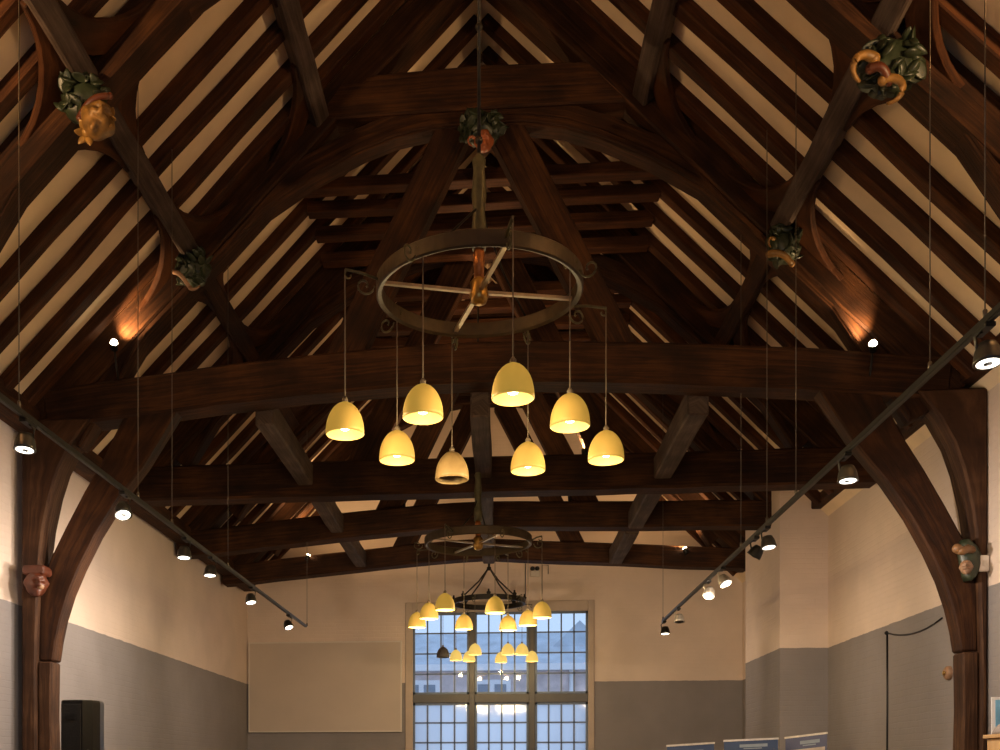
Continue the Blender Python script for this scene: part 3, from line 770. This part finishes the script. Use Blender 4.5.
track(2.797, 2.607, 18.7, 1, (985, 930, 796, 767, 741, 663), [
    (984, 'grey', (0.0, -0.12, -1), 'lit spotlight with bright ring nearest the viewer on the right track', EN*0.35), (845, 'grey', (0, -0.1, -1), 'second spotlight along the right track, before the pier', EN),
    (766, 'grey', (0.1, -0.15, -1), 'lit spotlight on right track at the edge of the pier', EN*1.1), (755, 'black', (-0.5, 0.3, -0.8), 'black unlit spotlight tucked beside the lit one at the pier edge', 0),
    (722, 'silver', (0.4, -0.5, -1), 'silver spotlight, right one of the silver pair on the right track', EN*0.9, (0.05, 1, -0.12)), (708, 'silver', (-0.3, -0.5, -1), 'silver spotlight, left one of the silver pair on the right track', EN*0.9, (0.05, 1, -0.12)),
    (678, 'silver', (0, -0.2, -1), 'small pale spotlight next to the far end of right track', 0),
    (664, 'black', (0, -0.1, -1), 'black spotlight at the far end of the right track', EN*0.9, (-0.15, 1, -0.15))], 'right')

# uplights on the tie beams
def uplight(px, Y, lab, aim, en, base_dz, cone=2.7, beam=None):
    c = at_y(px[0], px[1], Y)
    o = empty('uplight', c, lab, 'spotlight', 'small warm uplights on the tie beams')
    d = Vector(aim).normalized()
    m = MB(); m.lathe([(0.02, -0.10), (0.04, -0.09), (0.05, -0.01), (0.053, 0.0), (0.046, 0.0)], c, 16, d); m.build('lamp_body', BLACK, o)
    m = MB(); m.lathe([(0.045, -0.012), (0.046, 0.004), (0.034, 0.03), (0.004, 0.045)], c, 16, d); m.build('lens', HALOGEN, o)
    m = MB(); m.tube([c - d*0.06, c - d*0.06 + Vector((0, 0.06, -abs(base_dz)*0.5)), c - d*0.04 + Vector((0, 0.14, -abs(base_dz)))], 0.012, 6); m.build('bracket', BLACK, o)
    l = bpy.data.lights.new('uplight_beam', 'SPOT'); l.energy = en; l.color = (1, 0.62, 0.29); l.spot_size = cone; l.spot_blend = 0.8; l.shadow_soft_size = 0.05
    lo = bpy.data.objects.new('uplight_beam', l); COL.objects.link(lo); bd = Vector(beam or aim).normalized(); lo.parent = o; lo.location = bd*0.09
    lo.rotation_euler = bd.to_track_quat('-Z', 'Y').to_euler()
UP = 780
uplight((114, 343), T[1]-0.34, 'small bright uplight at the left end of the front tie beam', (0.25, -0.8, 0.55), 120, 0.35, 1.6, (0.40, 0.33, 0.8))
uplight((873, 344), T[1]-0.34, 'small bright uplight at the right end of the front tie beam', (-0.25, -0.8, 0.55), 120, 0.35, 1.6, (-0.40, 0.33, 0.8))
uplight((308, 556), T[4]-0.26, 'tiny warm uplight on the left of the rearmost tie beam', (0.3, 0.25, 0.85), 260, 0.12)
uplight((685, 549), T[4]-0.26, 'tiny warm uplight on the right of the rearmost tie beam', (-0.3, 0.25, 0.85), 260, 0.12)

for i in (1, 2, 3):                                  # added uplights on top of the tie beams, unseen, to light the roof evenly
    for sg in (-1, 1):
        r = 1.5; c = Vector((XC+sg*r, T[i]+0.05, Z(tie_h(i, sg*r)+TIE_D[i]/2+0.13)))
        o = empty('uplight', c, 'added warm uplight on the %s half of %s, hidden by the beam' % (SIDE[sg], TN[i].replace('truss', 'beam').replace('tie-beam ', 'tie ')), 'spotlight', 'added hidden uplights on the tie beams')
        m = MB(); m.lathe([(0.03, -0.12), (0.05, -0.09), (0.055, 0)], c, 14); m.build('lamp_body', BLACK, o)
        l = bpy.data.lights.new('uplight_beam', 'SPOT'); l.energy = UP*(1.0 if i == 1 else 0.9); l.color = (1, 0.62, 0.29); l.spot_size = 2.9; l.spot_blend = 0.6; l.shadow_soft_size = 0.05
        lo = bpy.data.objects.new('uplight_beam', l); COL.objects.link(lo); lo.parent = o; lo.location = (0, 0, 0.02); lo.rotation_euler = (PI, 0, 0)

# ------------------------------------------------------------------ things on and before the walls
a, b = at_y(249.5, 643, YB), at_y(402, 732, YB)
o = empty('wall_board', (a.x/2+b.x/2, YB, b.z), 'large plain cream board on the end wall left of the window', 'board')
m = MB(); m.box((a.x+0.02, YB-0.09, b.z+0.02), (b.x-0.02, YB-0.03, a.z-0.02), axis=0); m.build('panel', BOARD, o, 0.006)
m = MB()
m.box((a.x, YB-0.10, b.z), (a.x+0.03, YB-0.005, a.z)); m.box((b.x-0.03, YB-0.10, b.z), (b.x, YB-0.005, a.z))
m.box((a.x+0.03, YB-0.10, b.z), (b.x-0.03, YB-0.005, b.z+0.03)); m.box((a.x+0.03, YB-0.10, a.z-0.03), (b.x-0.03, YB-0.005, a.z)); m.build('edge_frame', WHITEP, o)

# emergency light
c = at_y(535, 570, YB)
o = empty('emergency_light', c, 'small twin-lamp emergency light high on the end wall', 'light')
m = MB(); m.box(c + Vector((-0.11, -0.09, -0.16)), c + Vector((0.11, -0.005, -0.03))); m.build('box', WHITEP, o, 0.01)
for q in (-0.06, 0.05):
    m = MB(); m.lathe([(0.03, -0.05), (0.05, 0), (0.052, 0.03), (0.02, 0.035)], c + Vector((q, -0.06, 0.03)), 14, (0, -0.8, -0.5)); m.build('lamp', BLACK, o)
m = MB(); m.tube([c + Vector((0.16, -0.012, -0.55)), c + Vector((0.16, -0.012, 0.10)), c + Vector((0.3, -0.012, 0.10)), c + Vector((0.3, -0.012, -0.1))], 0.012, 6)
m.tube([c + Vector((-0.22, -0.012, 0.15)), c + Vector((-0.22, -0.012, -0.75))], 0.012, 6); m.build('conduit', FRAMEW, o)

# loudspeaker on stand
YS = 10.0
a, b = at_y(59.0, 702, YS), at_y(94, 702, YS)
cx, w, zt = (a.x+b.x)/2, (b.x-a.x), a.z+0.02
o = empty('loudspeaker', (cx, YS, zt-0.62), 'black loudspeaker before the left wall, cut by the lower edge', 'loudspeaker')
def spk(z, k=1.0):
    return [(cx + x*w*k, YS + y*k, z) for x, y in ((-0.5, 0.05), (-0.42, 0.0), (0.17, 0.0), (0.40, 0.06), (0.5, 0.16), (0.42, 0.34), (-0.42, 0.34), (-0.5, 0.2))]
m = MB(); m.loft([spk(zt-0.62, 0.95), spk(zt-0.60), spk(zt-0.025), spk(zt-0.008, 0.985), spk(zt, 0.95)]); m.build('cabinet', SHINYBLK, o, 0.006)
m = MB(); m.box((cx-0.43*w, YS-0.012, zt-0.58), (cx+0.13*w, YS+0.002, zt-0.04), axis=2); m.build('front_grille', GRILLE, o, 0.004)
m = MB(); m.box((cx-0.27*w, YS-0.02, zt-0.19), (cx-0.02*w, YS-0.011, zt-0.135)); m.build('nameplate', BLACK, o)
m = MB(); m.lathe([(0.012, 0), (0.012, 0.012), (0.004, 0.015)], (cx+0.30*w, YS+0.028, zt-0.50), 10, (0.25, -1, 0)); m.build('corner_screw', SILVER, o)
o = empty('speaker_stand', (cx, YS+0.17, 0), 'black tripod stand carrying the loudspeaker', 'speaker stand')
m = MB(); m.tube([(cx, YS+0.17, 0.3), (cx, YS+0.17, zt-0.615)], 0.02, 12); m.build('pole', BLACK, o)
for k in range(3):
    q = k*2*PI/3; m = MB(); m.tube([(cx, YS+0.17, 0.75), (cx+0.5*math.cos(q), YS+0.17+0.5*math.sin(q), 0.016)], 0.014, 8); m.build('leg', BLACK, o)

# cable on the right wall
xw = xr-0.012
yc = y_of_x(888, xr); zc = at_y(888, 633, yc).z
ye = y_of_x(943, xr); ze = at_y(943, 618, ye).z
m = MB()
m.tube([(xw, yc, 0.02), (xw, yc+0.01, 1.5), (xw, yc-0.01, 2.6), (xw, yc, zc)], 0.014, 8)
m.tube([(xw, yc + (ye-yc)*k/8, zc + (ze-zc)*k/8 - 0.10*(1-(2*k/8-1)**2)) for k in range(9)], 0.011, 8)
m.sphere((xw-0.01, yc, zc), 0.028, None, 10, 6)
tag(m.build('wall_cable', BLACK), 'dark cable dropping down the right wall with a sagging loop', 'cable')
# round cap and white switch box near the right post
yp = y_of_x(950, xr); c = at_y(950, 673, yp); c.x = xr-0.005
o = empty('round_hook_plate', c, 'small brown round plate on the wall beside the right post', 'plate')
m = MB(); m.lathe([(0.08, -0.03), (0.085, 0), (0.085, 0.03), (0.07, 0.05), (0.015, 0.055)], c, 18, (-1, 0, 0)); m.build('disc', PALEP, o)
m = MB(); m.lathe([(0.02, 0.05), (0.03, 0.075), (0.01, 0.085)], c, 12, (-1, 0, 0)); m.build('knob', BRASS, o)
c = at_y(984.5, 563, T[1]-0.29)
o = empty('switch_box', c, 'small white switch box on the right post beside the green figure', 'switch box')
m = MB(); m.box(c + Vector((-0.055, 0, -0.09)), c + Vector((0.055, 0.038, 0.09)), axis=2); m.build('box', WHITEP, o, 0.008)
m = MB(); m.box(c + Vector((-0.02, -0.008, -0.03)), c + Vector((0.02, 0.001, 0.03)), axis=2); m.build('rocker', WHITEP, o, 0.003)

# pull-up banners before the pier
NAVY = plain('navy_print', (0.030, 0.055, 0.13), 0.45, 0, 0.12, 3, 0)
BLUEP = plain('blue_print', (0.075, 0.085, 0.16), 0.45, 0, 0.12, 3, 0)
TEXTP = plain('pale_print', (0.22, 0.27, 0.33), 0.5, 0, 0.1, 8, 0)
PHOTO = plain('tan_photo_print', (0.50, 0.33, 0.22), 0.5, 0, 0.45, 5, 0)
PHOTO2 = plain('pale_photo_print', (0.52, 0.44, 0.38), 0.5, 0, 0.3, 5, 0)
DKPHOTO = plain('blue_photo_print', (0.06, 0.10, 0.16), 0.5, 0, 0.4, 5, 0)
def banner(pl, pr, y0, y1, lab, head, photo, hd, tx, tw):
    a, b = at_y(pl[0], pl[1], y0), at_y(pr[0], pr[1], y1)
    zt = (a.z+b.z)/2
    u = Vector((b.x-a.x, b.y-a.y, 0)); w = u.length; u.normalize(); n = Vector((u.y, -u.x, 0))
    c = Vector(((a.x+b.x)/2, (a.y+b.y)/2, 0))
    o = empty('pull_up_banner', c, lab, 'banner', 'pull-up banners before the pier')
    sl = (b.z-a.z)/w
    def q(m, x0, x1, z0, z1, d0, d1):
        m.loft([[c + u*x + n*d + Vector((0, 0, z + sl*x*(1 if z > 1.5 else 0))) for x, d in ((x0, d0), (x1, d0), (x1, d1), (x0, d1))] for z in (z0, z1)])
    m = MB(); q(m, -w/2, w/2, 0.10, zt-0.02, -0.004, 0.004); m.build('sheet', head, o)
    m = MB(); q(m, -w/2-0.01, w/2+0.01, zt-0.03, zt, -0.014, 0.014); m.build('top_rail', SILVER, o)
    m = MB(); q(m, -w/2-0.02, w/2+0.02, 0, 0.10, -0.10, 0.10); m.build('base', SILVER, o, 0.02)
    m = MB(); m.tube([c - n*0.03 + Vector((0, 0, 0.1)), c - n*0.03 + Vector((0, 0, zt-0.03))], 0.012, 8); m.build('pole', GREYM, o)
    m = MB(); q(m, -w/2+0.03, w/2-0.03, 0.9, zt-hd, 0.005, 0.007); m.build('photo_print', photo, o)
    m = MB(); q(m, tx-tw/2, tx+tw/2, zt-hd*0.66, zt-hd*0.42, 0.005, 0.007)
    q(m, tx-tw*0.36, tx+tw*0.30, zt-hd*0.80, zt-hd*0.72, 0.005, 0.007); m.build('heading_print', TEXTP, o)
banner((667, 745), (714, 742), 17.3, 17.3, 'leftmost pull-up banner with dark navy heading', NAVY, DKPHOTO, 0.26, 0.02, 0.36)
banner((724, 740), (778, 737.5), 17.3, 17.2, 'middle pull-up banner with navy heading over a tan picture', NAVY, PHOTO, 0.20, 0.04, 0.42)
banner((785.5, 737), (827, 732), 17.35, 17.0, 'rightmost pull-up banner with grey-blue heading, turned a little', BLUEP, PHOTO2, 0.22, 0.06, 0.30)

# cabinet with things on it at the right edge
c = at_y(983, 735, 11.27)
cx0, zt = c.x, c.z
o = empty('pine_cabinet', ((cx0+xr)/2, 10.9, 0), 'pale pine cabinet at the right edge of the picture', 'cabinet')
m = MB(); m.box((cx0+0.03, 10.63, 0), (xr-0.02, 11.25, zt-0.04), axis=2); m.build('carcass', PINE, o, 0.006)
m = MB(); m.box((cx0, 10.6, zt-0.04), (xr-0.02, 11.28, zt), axis=0); m.build('top_board', PINE, o, 0.006)
m = MB()
for x in (cx0+0.03, xr-0.12): m.box((x, 10.605, 0.05), (x+0.09, 10.63, zt-0.13), axis=2)
m.box((cx0+0.03, 10.605, zt-0.13), (xr-0.03, 10.63, zt-0.045), axis=0); m.build('panel_frame', PINE, o, 0.004)
c2 = Vector((cx0+0.03, 11.11, zt))
o = empty('cloth_bundle', c2, 'grey rounded cloth bundle lying on the pine cabinet', 'cloth')
m = MB(); rr = random.Random(4)
m.sphere(c2 + Vector((0.19, 0, 0.002)), 1, lambda d: Vector((d.x*0.20, d.y*0.13, max(d.z, 0)*0.15*(1-0.25*abs(d.x)) + 0.01*max(d.z, 0)*math.sin(9*d.x+4*d.y))), 22, 12)
m.build('cover', plain('grey_cloth', (0.26, 0.22, 0.20), 0.8, 0, 0.12, 14, 0.3), o)
c3 = at_y(991.5, 720, 11.245); z3 = zt
o = empty('picture_card', (c3.x+0.2, 11.245, z3), 'blue and white picture card standing on the pine cabinet', 'card')
tcard = at_y(992, 697, 11.245).z
m = MB(); m.loft([[(c3.x+x, 11.235+y + (z-z3)*0.02, z) for x, y in ((0, 0), (0.40, 0.0), (0.40, 0.015), (0, 0.015))] for z in (z3, tcard)]); m.build('white_mount', WHITEO, o)
m = MB(); m.loft([[(c3.x+0.035+x, 11.231+y + (z-z3)*0.02, z) for x, y in ((0, 0), (0.33, 0.0), (0.33, 0.006), (0, 0.006))] for z in (z3+0.06, tcard-0.03)])
m.build('blue_print', plain('sky_blue_print', (0.16, 0.38, 0.58), 0.4, 0, 0.3, 6, 0), o)

# ------------------------------------------------------------------ light
w = bpy.data.worlds.new('sky'); scn.world = w; w.use_nodes = True
bg = w.node_tree.nodes['Background']; bg.inputs[0].default_value = (0.50, 0.66, 0.92, 1); bg.inputs[1].default_value = 1.35
# uplights added beside the viewer, out of frame, to brighten the near roof
for sg in (-1, 1):
    for Y, k in ((6.36, 0.75), (3.2, 0.2)):
        c = Vector((XC+sg*4.6, Y, Z(4.75)))
        o = empty('uplight', c, 'added warm uplight on the %s wall plate beside the viewer, outside the picture' % SIDE[sg], 'spotlight', 'added uplights outside the picture')
        m = MB(); m.lathe([(0.03, -0.1), (0.05, -0.05), (0.055, 0)], c, 14, (-sg*0.2, 0.3, 1)); m.build('lamp_body', BLACK, o)
        m = MB(); m.beam([c + Vector((0, 0, -0.06)), (XC+sg*5.5, Y, Z(4.46))], 0.04, 0.04); m.build('bracket', BLACK, o)
        l = bpy.data.lights.new('uplight_beam', 'SPOT'); l.energy = UP*k; l.color = (1, 0.62, 0.29); l.spot_size = 2.7; l.spot_blend = 0.8; l.shadow_soft_size = 0.05
        lo = bpy.data.objects.new('uplight_beam', l); COL.objects.link(lo); lo.parent = o; lo.location = (0, 0, 0.03)
        lo.rotation_euler = Vector((-sg*0.3, 0.35, 0.85)).to_track_quat('-Z', 'Y').to_euler()
vs = scn.view_settings
scn.display_settings.display_device = 'sRGB'
vs.view_transform = 'Standard'; vs.look = 'None'; vs.exposure = 0.0; vs.gamma = 1.0; vs.use_curve_mapping = False
